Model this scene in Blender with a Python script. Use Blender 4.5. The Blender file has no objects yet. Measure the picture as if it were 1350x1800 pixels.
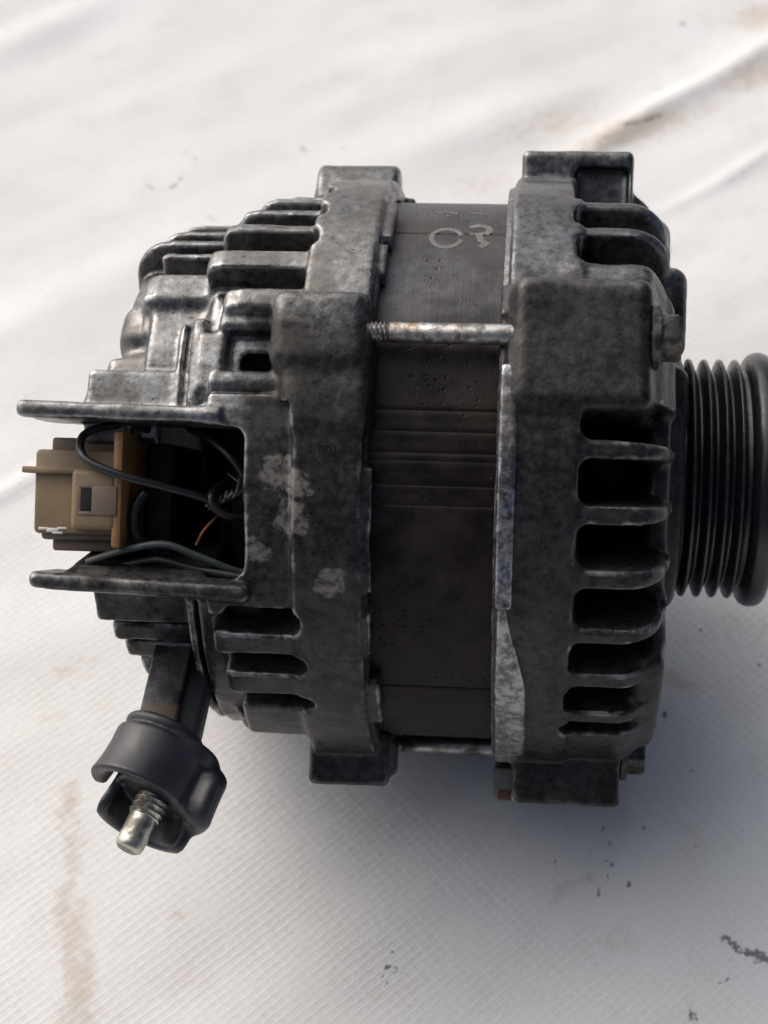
import bpy, bmesh, math, random
import numpy as np
from mathutils import Vector, Matrix
rng = np.random.RandomState(7); random.seed(7)
SC = bpy.context.scene
COL = SC.collection
R_ = math.radians

# ------------------------------------------------------------ camera, sky, sun
PITCH = 52.0                       # the phone looks down on the tarp at this angle
HC = 0.0655                        # height of the alternator axis above the tarp
rx = R_(90 - PITCH)
RC = Matrix.Rotation(rx, 3, 'X')   # camera axes -> world
CEN = Vector((0, 0, HC))
cam_loc = CEN - RC @ Vector((0.00975, 0.0095, -0.383))
cd = bpy.data.cameras.new('camera'); cam = bpy.data.objects.new('camera', cd); COL.objects.link(cam)
cam.location = cam_loc; cam.rotation_euler = (rx, 0, 0)
cd.sensor_fit = 'VERTICAL'; cd.sensor_height = 36.0; cd.lens = 59.0
cd.clip_start = 0.01; cd.clip_end = 200
cd.dof.use_dof = True; cd.dof.focus_distance = 0.335; cd.dof.aperture_fstop = 20
SC.camera = cam

SUN_EL, SUN_AZ = 42.0, -51.0       # light from behind-left of the alternator
w = bpy.data.worlds.new('World'); SC.world = w; w.use_nodes = True
nt = w.node_tree; nt.nodes.clear()
sky = nt.nodes.new('ShaderNodeTexSky'); sky.sky_type = 'NISHITA'; sky.sun_disc = False
sky.sun_elevation = R_(SUN_EL); sky.sun_rotation = R_(SUN_AZ)
sky.dust_density = 4.5; sky.air_density = 0.18; sky.ozone_density = 0.3
bg = nt.nodes.new('ShaderNodeBackground'); bg.inputs['Strength'].default_value = 0.15
ow = nt.nodes.new('ShaderNodeOutputWorld')
nt.links.new(sky.outputs[0], bg.inputs[0]); nt.links.new(bg.outputs[0], ow.inputs[0])
sl = bpy.data.lights.new('sun', 'SUN'); sl.energy = 1.4; sl.angle = R_(100); sl.color = (0.93, 1.0, 0.965)
so = bpy.data.objects.new('sun', sl); COL.objects.link(so)
az = R_(SUN_AZ); el = R_(SUN_EL)
sdir = Vector((math.sin(az) * math.cos(el), math.cos(az) * math.cos(el), math.sin(el)))
so.rotation_euler = sdir.to_track_quat('Z', 'Y').to_euler()
SC.view_settings.view_transform = 'Standard'; SC.view_settings.look = 'None'
SC.view_settings.gamma = 1.0; SC.view_settings.exposure = 0.42

# ------------------------------------------------------------ node helpers
class NT:
    def __init__(s, name):
        s.m = bpy.data.materials.new(name); s.m.use_nodes = True
        s.t = s.m.node_tree; s.t.nodes.clear()
        s.o = s.t.nodes.new('ShaderNodeOutputMaterial')
        s.b = s.t.nodes.new('ShaderNodeBsdfPrincipled')
        s.t.links.new(s.b.outputs[0], s.o.inputs[0])
        s.tc = s.t.nodes.new('ShaderNodeTexCoord')
        s.co = s.tc.outputs['Object']
    def put(s, v, sock):
        if hasattr(v, 'is_output'): s.t.links.new(v, sock)
        else:
            if isinstance(v, (tuple, list)) and len(v) == 3 and sock.type == 'RGBA': v = (*v, 1)
            sock.default_value = v
    def set(s, **k):
        for n, v in k.items(): s.put(v, s.b.inputs[n.replace('_', ' ')])
    def noise(s, scale, detail=4, rough=.55, co=None, dist=0.0):
        n = s.t.nodes.new('ShaderNodeTexNoise'); n.inputs['Scale'].default_value = scale
        n.inputs['Detail'].default_value = detail; n.inputs['Roughness'].default_value = rough
        n.inputs['Distortion'].default_value = dist
        s.t.links.new(co or s.co, n.inputs['Vector']); return n.outputs['Fac']
    def voro(s, scale, co=None, feat='F1', rand=1.0):
        n = s.t.nodes.new('ShaderNodeTexVoronoi'); n.inputs['Scale'].default_value = scale; n.feature = feat
        n.inputs['Randomness'].default_value = rand
        s.t.links.new(co or s.co, n.inputs['Vector']); return n.outputs['Distance']
    def ramp(s, v, a, b, x=0.0, y=1.0, smooth=True):
        n = s.t.nodes.new('ShaderNodeMapRange'); n.interpolation_type = 'SMOOTHSTEP' if smooth else 'LINEAR'
        s.put(v, n.inputs[0]); n.inputs[1].default_value = a; n.inputs[2].default_value = b
        n.inputs[3].default_value = x; n.inputs[4].default_value = y; return n.outputs[0]
    def math(s, op, a, b=0.0, clamp=False):
        n = s.t.nodes.new('ShaderNodeMath'); n.operation = op; n.use_clamp = clamp
        s.put(a, n.inputs[0]); s.put(b, n.inputs[1]); return n.outputs[0]
    def mix(s, f, a, b, mode='MIX'):
        n = s.t.nodes.new('ShaderNodeMix'); n.data_type = 'RGBA'; n.blend_type = mode
        s.put(f, n.inputs[0]); s.put(a, n.inputs[6]); s.put(b, n.inputs[7]); return n.outputs[2]
    def map(s, scale=(1, 1, 1), rot=(0, 0, 0), loc=(0, 0, 0), co=None):
        n = s.t.nodes.new('ShaderNodeMapping'); n.inputs['Scale'].default_value = scale
        n.inputs['Rotation'].default_value = rot; n.inputs['Location'].default_value = loc
        s.t.links.new(co or s.co, n.inputs['Vector']); return n.outputs[0]
    def sep(s, co=None):
        n = s.t.nodes.new('ShaderNodeSeparateXYZ'); s.t.links.new(co or s.co, n.inputs[0]); return n.outputs
    def attr(s, name):
        n = s.t.nodes.new('ShaderNodeAttribute'); n.attribute_name = name; return n
    def point(s):
        n = s.t.nodes.new('ShaderNodeNewGeometry'); return n.outputs['Pointiness']
    def bump(s, h, dist, strength=1.0, prev=None):
        n = s.t.nodes.new('ShaderNodeBump'); n.inputs['Distance'].default_value = dist
        n.inputs['Strength'].default_value = strength; s.t.links.new(h, n.inputs['Height'])
        if prev is not None: s.t.links.new(prev, n.inputs['Normal'])
        return n.outputs[0]

def cast_metal(name, dark, mid, light, brown, lo, hi, brown_amt, pale=(), oil_shade=None):
    m = NT(name)
    n1 = m.noise(170, 7, .66, dist=.4); n2 = m.noise(60, 6, .66, m.map(loc=(.3, .1, .2)), dist=.5); n3 = m.noise(650, 4, .65)
    n4 = m.noise(2200, 2, .5); n5 = m.noise(70, 8, .72, m.map(loc=(.7, .4, .9)), dist=.8); n6 = m.noise(22, 3, .6, m.map(loc=(.5, .8, .1)))
    v = m.math('ADD', m.math('MULTIPLY', n1, .36), m.math('MULTIPLY', n3, .42)); v = m.math('ADD', v, m.math('MULTIPLY', n6, .22))
    c = m.mix(m.ramp(v, .38, .54), dark, mid)
    c = m.mix(m.ramp(v, lo, hi), c, light)
    br = m.math('MULTIPLY', m.ramp(n2, .48, .60), brown_amt)
    c = m.mix(br, c, brown)
    blot = m.math('MULTIPLY', m.ramp(n5, .65, .70), 0.0 if oil_shade and oil_shade[0] < -100 else .45)
    c = m.mix(blot, c, tuple(x * 1.6 + .02 for x in brown))
    spk = m.ramp(m.math('ADD', m.math('MULTIPLY', n3, .6), m.math('MULTIPLY', n4, .4)), .34, .41, 1, 0)
    c = m.mix(m.math('MULTIPLY', spk, .8), c, tuple(x * .4 for x in dark))
    oil_shade_m = None
    if oil_shade:     # oily grime, plus shade of front and lower faces painted into the colour
        p = m.sep(); ox, oy = oil_shade
        left = m.math('MULTIPLY', m.ramp(p[0], (ox + 5) * .001, (ox - 5) * .001, 0, 1, False), m.ramp(p[1], -.036, -.012, 0, 1, False))
        up = m.ramp(p[1], (oy - 6) * .001, (oy + 6) * .001, 0, 1, False)
        q = m.math('MAXIMUM', left, up)
        nn = m.math('ADD', m.math('MULTIPLY', n5, .5), m.math('MULTIPLY', n1, .5))
        oil_shade_m = m.ramp(m.math('ADD', q, m.math('MULTIPLY', m.math('SUBTRACT', nn, .5), 1.7)), .2, .85, .88, 0)
        oc = m.mix(m.ramp(v, .40, .60), (.010, .0095, .0095), (.032, .030, .029))
        c = m.mix(oil_shade_m, c, oc)
    edge = m.ramp(m.math('ADD', m.attr('edge').outputs['Fac'], m.math('MULTIPLY', m.math('SUBTRACT', n3, .5), .05)), .045, .12)
    edge = m.math('MULTIPLY', m.math('MULTIPLY', edge, m.ramp(n1, .38, .62)), .7)
    c = m.mix(edge, c, tuple(min(x * 1.35, .7) for x in light))
    for (px, py, pz, pr) in pale:
        vd = m.t.nodes.new('ShaderNodeVectorMath'); vd.operation = 'DISTANCE'; m.t.links.new(m.co, vd.inputs[0]); vd.inputs[1].default_value = (px * .001, py * .001, pz * .001)
        f = m.ramp(vd.outputs['Value'], 0, pr * .001, 1, 0)
        f = m.math('MULTIPLY', m.ramp(m.math('ADD', f, m.math('MULTIPLY', m.math('SUBTRACT', m.math('ADD', m.math('MULTIPLY', n5, .5), m.math('MULTIPLY', n1, .5)), .5), 4.2)), .55, .85), m.ramp(n3, .34, .60, .25, 1.0))
        blot = m.math('MAXIMUM', blot, m.math('MULTIPLY', f, .8)); c = m.mix(m.math('MULTIPLY', f, .8), c, (.19, .175, .16))
    met = m.math('SUBTRACT', .92, m.math('MULTIPLY', m.math('MAXIMUM', br, blot), .7), True)
    met = m.math('MAXIMUM', met, edge)
    if oil_shade_m is not None: met = m.math('MULTIPLY', met, m.math('SUBTRACT', 1, m.math('MULTIPLY', oil_shade_m, .5)))
    m.set(Base_Color=c, Metallic=met, Roughness=m.math('ADD', m.ramp(n3, .3, .7, .25, .40), m.math('MULTIPLY', br, .3)), Specular_IOR_Level=(.4 if oil_shade_m is None else m.math('SUBTRACT', .4, m.math('MULTIPLY', oil_shade_m, .25))))
    h = m.math('ADD', m.math('MULTIPLY', n3, .55), m.math('MULTIPLY', n4, .25))
    h = m.math('ADD', h, m.math('MULTIPLY', spk, -.12))
    b = m.bump(h, .00018, .6); b = m.bump(n1, .0002, .35, b)
    m.set(Normal=b); return m.m

M_REAR = cast_metal('cast_aluminium_rear', (.08, .079, .078), (.155, .154, .152), (.28, .28, .284), (.085, .072, .06), .50, .66, .45,
                    ((-24, -3, 63, 9), (-22, -12, 63, 10), (-28, -18, 61, 6), (-14, -24, 60, 6), (-20, -6, 63, 6)), (-33, 29))
M_FRONT = cast_metal('cast_aluminium_front', (.07, .07, .071), (.13, .13, .133), (.23, .23, .234), (.05, .043, .037), .51, .66, .45, (), (-200, 36))  # last pair sets painted shade below the lit top
M_WORN = cast_metal('worn_aluminium_edge', (.09, .09, .09), (.16, .16, .165), (.34, .34, .35), (.07, .055, .04), .46, .58, .35)

def simple(name, col, rough=.5, metal=0.0, var=.25, scale=300, bump=.0002, spec=.5):
    m = NT(name); n = m.noise(scale, 5, .6); n2 = m.noise(scale * .2, 3, .6)
    f = m.math('ADD', m.math('MULTIPLY', n, .5), m.math('MULTIPLY', n2, .5))
    c = m.mix(m.ramp(f, .3, .7), tuple(x * (1 - var) for x in col), tuple(min(1, x * (1 + var)) for x in col))
    m.set(Base_Color=c, Roughness=m.ramp(f, .3, .7, max(.05, rough - .08), min(1, rough + .12)), Metallic=metal, Specular_IOR_Level=spec)
    if bump: m.set(Normal=m.bump(n, bump, .6))
    return m.m

def stator_mat():
    m = NT('stator_steel')
    lam = m.noise(1.0, 3, .6, m.map(scale=(2600, 25, 25)))
    n = m.noise(120, 6, .65); n2 = m.noise(45, 5, .65); n3 = m.noise(700, 3, .6)
    c = m.mix(m.ramp(n, .35, .65), (.028, .027, .031), (.085, .083, .094))
    b2 = m.math('MULTIPLY', m.ramp(n2, .46, .60), .75)
    c = m.mix(b2, c, (.030, .019, .015))
    c = m.mix(m.math('MULTIPLY', m.ramp(n3, .58, .68), .5), c, (.035, .018, .017))
    ps = m.sep(); shade = m.ramp(m.math('ADD', ps[1], m.math('MULTIPLY', m.math('SUBTRACT', n2, .5), .03)), .018, .034, .88, 0)  # painted shade: stator colour goes dark below the upper bolt
    c = m.mix(shade, c, m.mix(m.ramp(n, .35, .65), (.006, .0048, .0045), (.018, .012, .010)))
    pits = m.ramp(m.voro(650), .0, .32, 0, 1); pm = m.ramp(m.noise(80, 4, .6), .52, .62)
    m.set(Base_Color=c, Metallic=m.math('MULTIPLY', m.math('SUBTRACT', .6, m.math('MULTIPLY', b2, .5)), m.math('SUBTRACT', 1, m.math('MULTIPLY', shade, .8))), Roughness=m.ramp(n, .3, .7, .38, .54), Specular_IOR_Level=m.math('SUBTRACT', .5, m.math('MULTIPLY', shade, .45)))
    h = m.math('MULTIPLY', m.math('SUBTRACT', pits, 1), pm)
    b = m.bump(h, .0004, .8); b = m.bump(lam, .00012, .45, b); m.set(Normal=b); return m.m
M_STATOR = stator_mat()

def steel(name, col, rust=.0, rough=.3):
    m = NT(name); n = m.noise(260, 6, .65); n2 = m.noise(1500, 3)
    c = m.mix(m.ramp(n, .42, .62), col, tuple(x * .3 for x in col))
    c = m.mix(m.math('MULTIPLY', m.ramp(m.noise(170, 5, .6, m.map(loc=(.2, .5, .1))), .55 - rust * .2, .66), .8), c, (.11, .07, .035))
    m.set(Base_Color=c, Metallic=.9, Roughness=m.ramp(n, .35, .65, rough, rough + .25), Normal=m.bump(n2, .0001, .5)); return m.m
M_BOLT = steel('worn_plated_steel', (.40, .395, .385), .3, .3)
M_HEAD = steel('oxidised_steel', (.11, .108, .10), -.2, .42)
M_STUD = steel('zinc_stud', (.5, .48, .42), .15, .25)
def pulley_mat():
    m = NT('black_pulley'); n = m.noise(400, 4, .6); e = m.ramp(m.math('ADD', m.point(), m.math('MULTIPLY', m.math('SUBTRACT', n, .5), .06)), .53, .62)
    c = m.mix(e, (.010, .011, .012), (.30, .30, .31))
    m.set(Base_Color=c, Metallic=m.math('MULTIPLY', e, .8), Roughness=m.ramp(n, .3, .7, .24, .36), Normal=m.bump(n, .0001, .5)); return m.m
M_PULLEY = pulley_mat()
M_BLACK = simple('black_plastic', (.015, .015, .020), .40, 0, .6, 160, .00015)
M_STRAP = simple('strap_steel', (.055, .053, .055), .38, .6, .6, 160, .0002)
def strap_mat():
    m = NT('strap_steel'); n = m.noise(160, 6, .65); n2 = m.noise(60, 4, .6); p = m.sep()
    c = m.mix(m.ramp(n, .38, .62), (.02, .02, .022), (.085, .083, .085))
    band = m.ramp(m.math('ADD', p[1], m.math('MULTIPLY', m.math('SUBTRACT', n2, .5), .012)), -.0505, -.0525, 0, .85)
    c = m.mix(band, c, (.11, .075, .048))
    m.set(Base_Color=c, Metallic=m.math('SUBTRACT', .6, m.math('MULTIPLY', band, .6)), Roughness=m.ramp(n, .3, .7, .34, .55), Normal=m.bump(n, .0002, .5)); return m.m
M_STRAP = strap_mat()
M_WIRE = simple('black_wire', (.012, .012, .013), .38, 0, .3, 500, .0001)
M_WIRE2 = simple('grey_green_wire', (.05, .06, .06), .45, 0, .4, 400, .0001)
M_COPPER = simple('varnished_copper', (.19, .07, .03), .4, .6, .4, 400, .0001)
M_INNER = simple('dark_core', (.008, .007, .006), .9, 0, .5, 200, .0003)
M_BRUSH = simple('sooty_holder', (.03, .021, .015), .7, 0, .5, 150, .0003)
M_TAN = simple('dirty_tan_plastic', (.17, .118, .066), .55, 0, .3, 120, .0002)
M_TAN2 = simple('grimy_tan_plastic', (.12, .088, .062), .55, 0, .35, 120, .0002)
M_ORANGE = simple('amber_plastic', (.24, .125, .045), .5, 0, .3, 130, .0002)
M_WHITE = simple('pale_plastic', (.6, .57, .53), .5, 0, .12, 200, .0001)
M_CHALK = simple('faded_paint_mark', (.125, .122, .116), .8, 0, .35, 500, .0002)
M_RUST = simple('rusty_red_steel', (.085, .038, .028), .7, .2, .5, 250, .0003)
M_GREYST = simple('dull_steel', (.12, .12, .12), .55, .4, .5, 250, .0003)
M_CRUMB = simple('yellow_crumb', (.5, .42, .12), .8, 0, .3, 900, .0003)

# ------------------------------------------------------------ mesh helpers
def mesh_obj(name, verts, faces, mat, parent=None, smooth=True, normals=None):
    me = bpy.data.meshes.new(name)
    if isinstance(faces, np.ndarray):
        nf, k = faces.shape
        me.vertices.add(len(verts)); me.vertices.foreach_set('co', np.asarray(verts, np.float32).ravel())
        me.loops.add(nf * k); me.loops.foreach_set('vertex_index', faces.astype(np.int32).ravel())
        me.polygons.add(nf); me.polygons.foreach_set('loop_start', np.arange(0, nf * k, k, dtype=np.int32))
        me.update(calc_edges=True); me.validate()
    else:
        me.from_pydata([tuple(v) for v in verts], [], faces)
    me.materials.append(mat)
    if smooth: me.polygons.foreach_set('use_smooth', np.ones(len(me.polygons), bool))
    if normals is not None and len(normals) == len(me.vertices):
        me.normals_split_custom_set_from_vertices(normals)
    o = bpy.data.objects.new(name, me); COL.objects.link(o)
    if parent is not None: o.parent = parent
    return o

def bm_obj(name, bm, mat, parent=None, smooth=True, angle=40):
    bmesh.ops.recalc_face_normals(bm, faces=bm.faces)
    me = bpy.data.meshes.new(name); bm.to_mesh(me); bm.free()
    me.materials.append(mat)
    if smooth:
        me.polygons.foreach_set('use_smooth', np.ones(len(me.polygons), bool))
        me.set_sharp_from_angle(angle=R_(angle))
    o = bpy.data.objects.new(name, me); COL.objects.link(o)
    if parent is not None: o.parent = parent
    return o

def add_box(bm, x0, x1, y0, y1, z0, z1, bev=.5, seg=2, rot=None, taper=None):
    """a bevelled box in millimetres"""
    b2 = bmesh.new(); bmesh.ops.create_cube(b2, size=1)
    for v in b2.verts:
        t = 1.0
        v.co = Vector(((x0 + x1) / 2 + v.co.x * (x1 - x0), (y0 + y1) / 2 + v.co.y * (y1 - y0), (z0 + z1) / 2 + v.co.z * (z1 - z0)))
        if taper: v.co = taper(v.co)
    if bev: bmesh.ops.bevel(b2, geom=b2.edges[:], offset=bev, segments=seg, affect='EDGES', profile=.5)
    if rot: bmesh.ops.transform(b2, matrix=rot, verts=b2.verts)
    for v in b2.verts: v.co *= .001
    me = bpy.data.meshes.new('tmp'); b2.to_mesh(me); b2.free(); bm.from_mesh(me); bpy.data.meshes.remove(me)
    return bm

def box_obj(name, dims, mat, parent, bev=.5, seg=2, rot=None, taper=None):
    bm = bmesh.new(); add_box(bm, *dims, bev=bev, seg=seg, rot=rot, taper=taper); return bm_obj(name, bm, mat, parent)

def frame_of(d):
    d = Vector(d).normalized(); q = d.to_track_quat('X', 'Z'); return q.to_matrix()

def lathe(name, prof, mat, parent, axis=(1, 0, 0), org=(0, 0, 0), n=96, cap=True, rfun=None):
    """prof: list of (s, r) along axis, mm"""
    F = frame_of(axis); O = Vector(org); vs = []; k = len(prof)
    for s, r in prof:
        for i in range(n):
            t = 2 * math.pi * i / n
            rr = r if rfun is None else rfun(s, r, t)
            vs.append((O + F @ Vector((s, rr * math.cos(t), rr * math.sin(t)))) * .001)
    fs = []
    for j in range(k - 1):
        for i in range(n):
            i2 = (i + 1) % n; fs.append((j * n + i, j * n + i2, (j + 1) * n + i2, (j + 1) * n + i))
    if cap:
        fs.append(tuple(range(n - 1, -1, -1))); fs.append(tuple((k - 1) * n + i for i in range(n)))
    bm = bmesh.new(); bv = [bm.verts.new(v) for v in vs]
    for f in fs: bm.faces.new([bv[i] for i in f])
    return bm_obj(name, bm, mat, parent)

def catmull(pts, n=10):
    P = [np.array(p, float) for p in pts]; P = [2 * P[0] - P[1]] + P + [2 * P[-1] - P[-2]]; out = []
    for i in range(1, len(P) - 2):
        for k in range(n):
            t = k / n; a, b, c, d = P[i - 1:i + 3]
            out.append(.5 * ((2 * b) + (c - a) * t + (2 * a - 5 * b + 4 * c - d) * t * t + (3 * b - a - 3 * c + d) * t ** 3))
    out.append(P[-2]); return out

def tube(name, pts, r, mat, parent, n=10, sub=10):
    C = catmull(pts, sub) if sub else [np.array(p, float) for p in pts]
    vs = []; fs = []; up = np.array([.3, .2, 1.0])
    for i, p in enumerate(C):
        t = C[min(i + 1, len(C) - 1)] - C[max(i - 1, 0)]; t /= np.linalg.norm(t)
        u = np.cross(t, up); u /= np.linalg.norm(u); v = np.cross(t, u)
        rr = r(i / (len(C) - 1)) if callable(r) else r
        for k in range(n):
            a = 2 * math.pi * k / n; vs.append((p + rr * (math.cos(a) * u + math.sin(a) * v)) * .001)
    for j in range(len(C) - 1):
        for k in range(n):
            k2 = (k + 1) % n; fs.append((j * n + k, j * n + k2, (j + 1) * n + k2, (j + 1) * n + k))
    fs.append(tuple(range(n))); fs.append(tuple((len(C) - 1) * n + k for k in range(n)))
    bm = bmesh.new(); bv = [bm.verts.new(v) for v in vs]
    for f in fs: bm.faces.new([bv[i] for i in f])
    return bm_obj(name, bm, mat, parent, angle=60)

# ------------------------------------------------------------ castings: distance fields meshed by surface nets
class Cast:
    """millimetre grid; x along the alternator axis, a = angle about it (0 = front, +90 = up)"""
    def __init__(s, lo, hi, h):
        s.h = h; s.lo = np.array(lo, np.float32)
        s.ax = [np.arange(lo[i], hi[i] + h, h, dtype=np.float32) for i in range(3)]
        s.D = np.full([len(a) for a in s.ax], 8.0, np.float32); s.L = np.zeros(s.D.shape, np.uint8)
        s.names = {0: None}
    def op(s, box, fn, mode='u', k=0.0, name=None):
        sl = []
        for i in range(3):
            m = 2.0 + k
            a = max(0, int((box[2 * i] - m - s.lo[i]) / s.h)); b = min(len(s.ax[i]), int((box[2 * i + 1] + m - s.lo[i]) / s.h) + 2)
            if b <= a: return
            sl.append(slice(a, b))
        sl = tuple(sl)
        x = s.ax[0][sl[0]][:, None, None]; y = s.ax[1][sl[1]][None, :, None]; z = s.ax[2][sl[2]][None, None, :]
        d = fn(x, y, z).astype(np.float32); D = s.D[sl]
        d = np.broadcast_to(d, D.shape)
        if mode == 'u':
            if name is not None:
                i = len(s.names); s.names[i] = name
                s.L[sl] = np.where(d < D, i, s.L[sl])
            elif name is None:
                s.L[sl] = np.where((d < D - .3), 0, s.L[sl])
            if k > 0:
                t = np.clip(.5 + .5 * (D - d) / k, 0, 1); s.D[sl] = D + (d - D) * t - k * t * (1 - t)
            else: s.D[sl] = np.minimum(D, d)
        else:
            d = -d
            if k > 0:
                t = np.clip(.5 - .5 * (D - d) / k, 0, 1); s.D[sl] = D + (d - D) * t + k * t * (1 - t)
            else: s.D[sl] = np.maximum(D, d)
    # primitives
    def ring(s, x0, x1, r0, r1, rad=.8, mode='u', k=0.0, name=None, cone=0.0):
        def fn(x, y, z):
            r = np.sqrt(y * y + z * z) + cone * (x - x0)
            qx = np.abs(x - (x0 + x1) / 2) - (x1 - x0) / 2 + rad; qr = np.abs(r - (r0 + r1) / 2) - (r1 - r0) / 2 + rad
            return np.sqrt(np.maximum(qx, 0) ** 2 + np.maximum(qr, 0) ** 2) + np.minimum(np.maximum(qx, qr), 0) - rad
        m = max(r1, 0) + 3
        s.op((x0, x1, -m, m, -m, m), fn, mode, k, name)
    def sec(s, x0, x1, r0, r1, a0, a1, rad=.7, mode='u', k=0.8, name=None, xr=None):
        ac = math.radians((a0 + a1) / 2); rm = (r0 + r1) / 2; hw = rm * math.radians(abs(a1 - a0)) / 2
        ca, sa = math.cos(ac), math.sin(ac)
        wide = abs(a1 - a0) > 24
        def fn(x, y, z):
            r = np.sqrt(y * y + z * z)
            if wide:
                al = np.arctan2(y * ca - z * sa, z * ca + y * sa); wv = al * rm
            else:
                wv = y * ca - z * sa
                r = np.where(z * ca + y * sa > 0, r, -r)
            qx = np.abs(x - (x0 + x1) / 2) - (x1 - x0) / 2 + rad; qr = np.abs(r - rm) - (r1 - r0) / 2 + rad; qw = np.abs(wv) - hw + rad
            if xr:      # large rounding of the far corner in the x-r plane
                cx, cr, R = xr
                sx = np.sign(cx)
                ex = (x0 + R - x) if sx < 0 else (x - (x1 - R)); er = r - (r1 - R)
                rd = np.sqrt(np.maximum(ex, 0) ** 2 + np.maximum(er, 0) ** 2) - R + rad
                qx = np.maximum(qx, np.where((ex > 0) & (er > 0), rd, -9))
            o = np.sqrt(np.maximum(qx, 0) ** 2 + np.maximum(qr, 0) ** 2 + np.maximum(qw, 0) ** 2)
            return o + np.minimum(np.maximum(np.maximum(qx, qr), qw), 0) - rad
        ys = []; zs = []
        for t in np.linspace(math.radians(a0), math.radians(a1), 13):
            for rr in (r0, r1): ys.append(rr * math.sin(t)); zs.append(rr * math.cos(t))
        s.op((x0, x1, min(ys) - 1.5, max(ys) + 1.5, min(zs) - 1.5, max(zs) + 1.5), fn, mode, k, name)
    def slot(s, x0, x1, r0, r1, a0, a1, rad=1.5, k=0.6):
        """cut with corners rounded by rad in the (x, arc) plane"""
        ac = math.radians((a0 + a1) / 2); rm = (r0 + r1) / 2; rs = min(r1, 63.8) - 1.5; hw = rs * math.radians(abs(a1 - a0)) / 2
        ca, sa = math.cos(ac), math.sin(ac); rad = min(rad, hw - .05)
        def fn(x, y, z):
            r = z * ca + y * sa; wv = y * ca - z * sa
            qx = np.abs(x - (x0 + x1) / 2) - (x1 - x0) / 2 + rad; qw = np.abs(wv) - hw + rad
            d2 = np.sqrt(np.maximum(qx, 0) ** 2 + np.maximum(qw, 0) ** 2) + np.minimum(np.maximum(qx, qw), 0) - rad
            return np.maximum(d2, np.abs(r - rm) - (r1 - r0) / 2)
        ys = []; zs = []
        for t in np.linspace(math.radians(a0), math.radians(a1), 7):
            for rr in (r0, r1): ys.append(rr * math.sin(t)); zs.append(rr * math.cos(t))
        s.op((x0, x1, min(ys) - 1.5, max(ys) + 1.5, min(zs) - 1.5, max(zs) + 1.5), fn, 's', k)
    def box(s, x0, x1, y0, y1, z0, z1, rad=.8, mode='u', k=0.8, name=None, rot=0.0, shear=None, ry=0.0):
        cx, cy, cz = (x0 + x1) / 2, (y0 + y1) / 2, (z0 + z1) / 2; c_, s_ = math.cos(R_(rot)), math.sin(R_(rot))
        def fn(x, y, z):
            X = x - cx; Y = y - cy; Z = z - cz
            if rot: Y, Z = Y * c_ + Z * s_, -Y * s_ + Z * c_      # turn about x
            if shear: Y = Y - shear[0] * X - shear[1] * Z
            q = [np.abs(X) - (x1 - x0) / 2 + rad, np.abs(Y) - (y1 - y0) / 2 + rad, np.abs(Z) - (z1 - z0) / 2 + rad]
            o = np.sqrt(np.maximum(q[0], 0) ** 2 + np.maximum(q[1], 0) ** 2 + np.maximum(q[2], 0) ** 2)
            return o + np.minimum(np.maximum(np.maximum(q[0], q[1]), q[2]), 0) - rad
        e = 0 if not (rot or shear) else .5 * max(y1 - y0, z1 - z0) + 3
        s.op((x0, x1, y0 - e, y1 + e, z0 - e, z1 + e), fn, mode, k, name)
    def cylx(s, x0, x1, yc, zc, r, rad=.8, mode='u', k=0.8, name=None):
        def fn(x, y, z):
            rr = np.sqrt((y - yc) ** 2 + (z - zc) ** 2)
            qx = np.abs(x - (x0 + x1) / 2) - (x1 - x0) / 2 + rad; qr = rr - r + rad
            return np.sqrt(np.maximum(qx, 0) ** 2 + np.maximum(qr, 0) ** 2) + np.minimum(np.maximum(qx, qr), 0) - rad
        s.op((x0, x1, yc - r, yc + r, zc - r, zc + r), fn, mode, k, name)
    def cyl(s, p, q, r, mode='u', k=0.5, name=None, r2=None):
        """capsule"""
        p = np.array(p, np.float32); q = np.array(q, np.float32); d = q - p; L2 = float(d @ d)
        def fn(x, y, z):
            t = np.clip(((x - p[0]) * d[0] + (y - p[1]) * d[1] + (z - p[2]) * d[2]) / L2, 0, 1)
            return np.sqrt((x - p[0] - t * d[0]) ** 2 + (y - p[1] - t * d[1]) ** 2 + (z - p[2] - t * d[2]) ** 2) - (r + ((r2 or r) - r) * t)
        m = max(r, r2 or r); lo = np.minimum(p, q) - m; hi = np.maximum(p, q) + m
        s.op((lo[0], hi[0], lo[1], hi[1], lo[2], hi[2]), fn, mode, k, name)
    def rough(s, amp, cell):
        """uneven as-cast skin: smooth random field added to the distance"""
        sh = [int(n * s.h / cell) + 3 for n in s.D.shape]; g = rng.randn(*sh).astype(np.float32)
        f = g
        for ax in range(3):
            n = s.D.shape[ax]; t = np.arange(n) * s.h / cell; i = t.astype(int); u = (t - i); u = (u * u * (3 - 2 * u)).astype(np.float32)
            shp = [1, 1, 1]; shp[ax] = n
            f = np.take(f, i, ax) * (1 - u.reshape(shp)) + np.take(f, i + 1, ax) * u.reshape(shp)
        s.D += amp * f
    def build(s, body_name, mat, parent, alt={}):
        D = s.D; S = D < 0; h = s.h; nx, ny, nz = D.shape
        cnt = np.zeros((nx - 1, ny - 1, nz - 1), np.uint8)
        offs = [(i, j, k) for i in (0, 1) for j in (0, 1) for k in (0, 1)]
        for i, j, k in offs: cnt += S[i:nx - 1 + i, j:ny - 1 + j, k:nz - 1 + k]
        act = (cnt > 0) & (cnt < 8); I, J, K = np.nonzero(act); n = len(I)
        vid = np.full(act.shape, -1, np.int32); vid[act] = np.arange(n)
        val = {o: D[I + o[0], J + o[1], K + o[2]] for o in offs}
        acc = np.zeros((n, 3), np.float32); c = np.zeros(n, np.float32)
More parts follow.
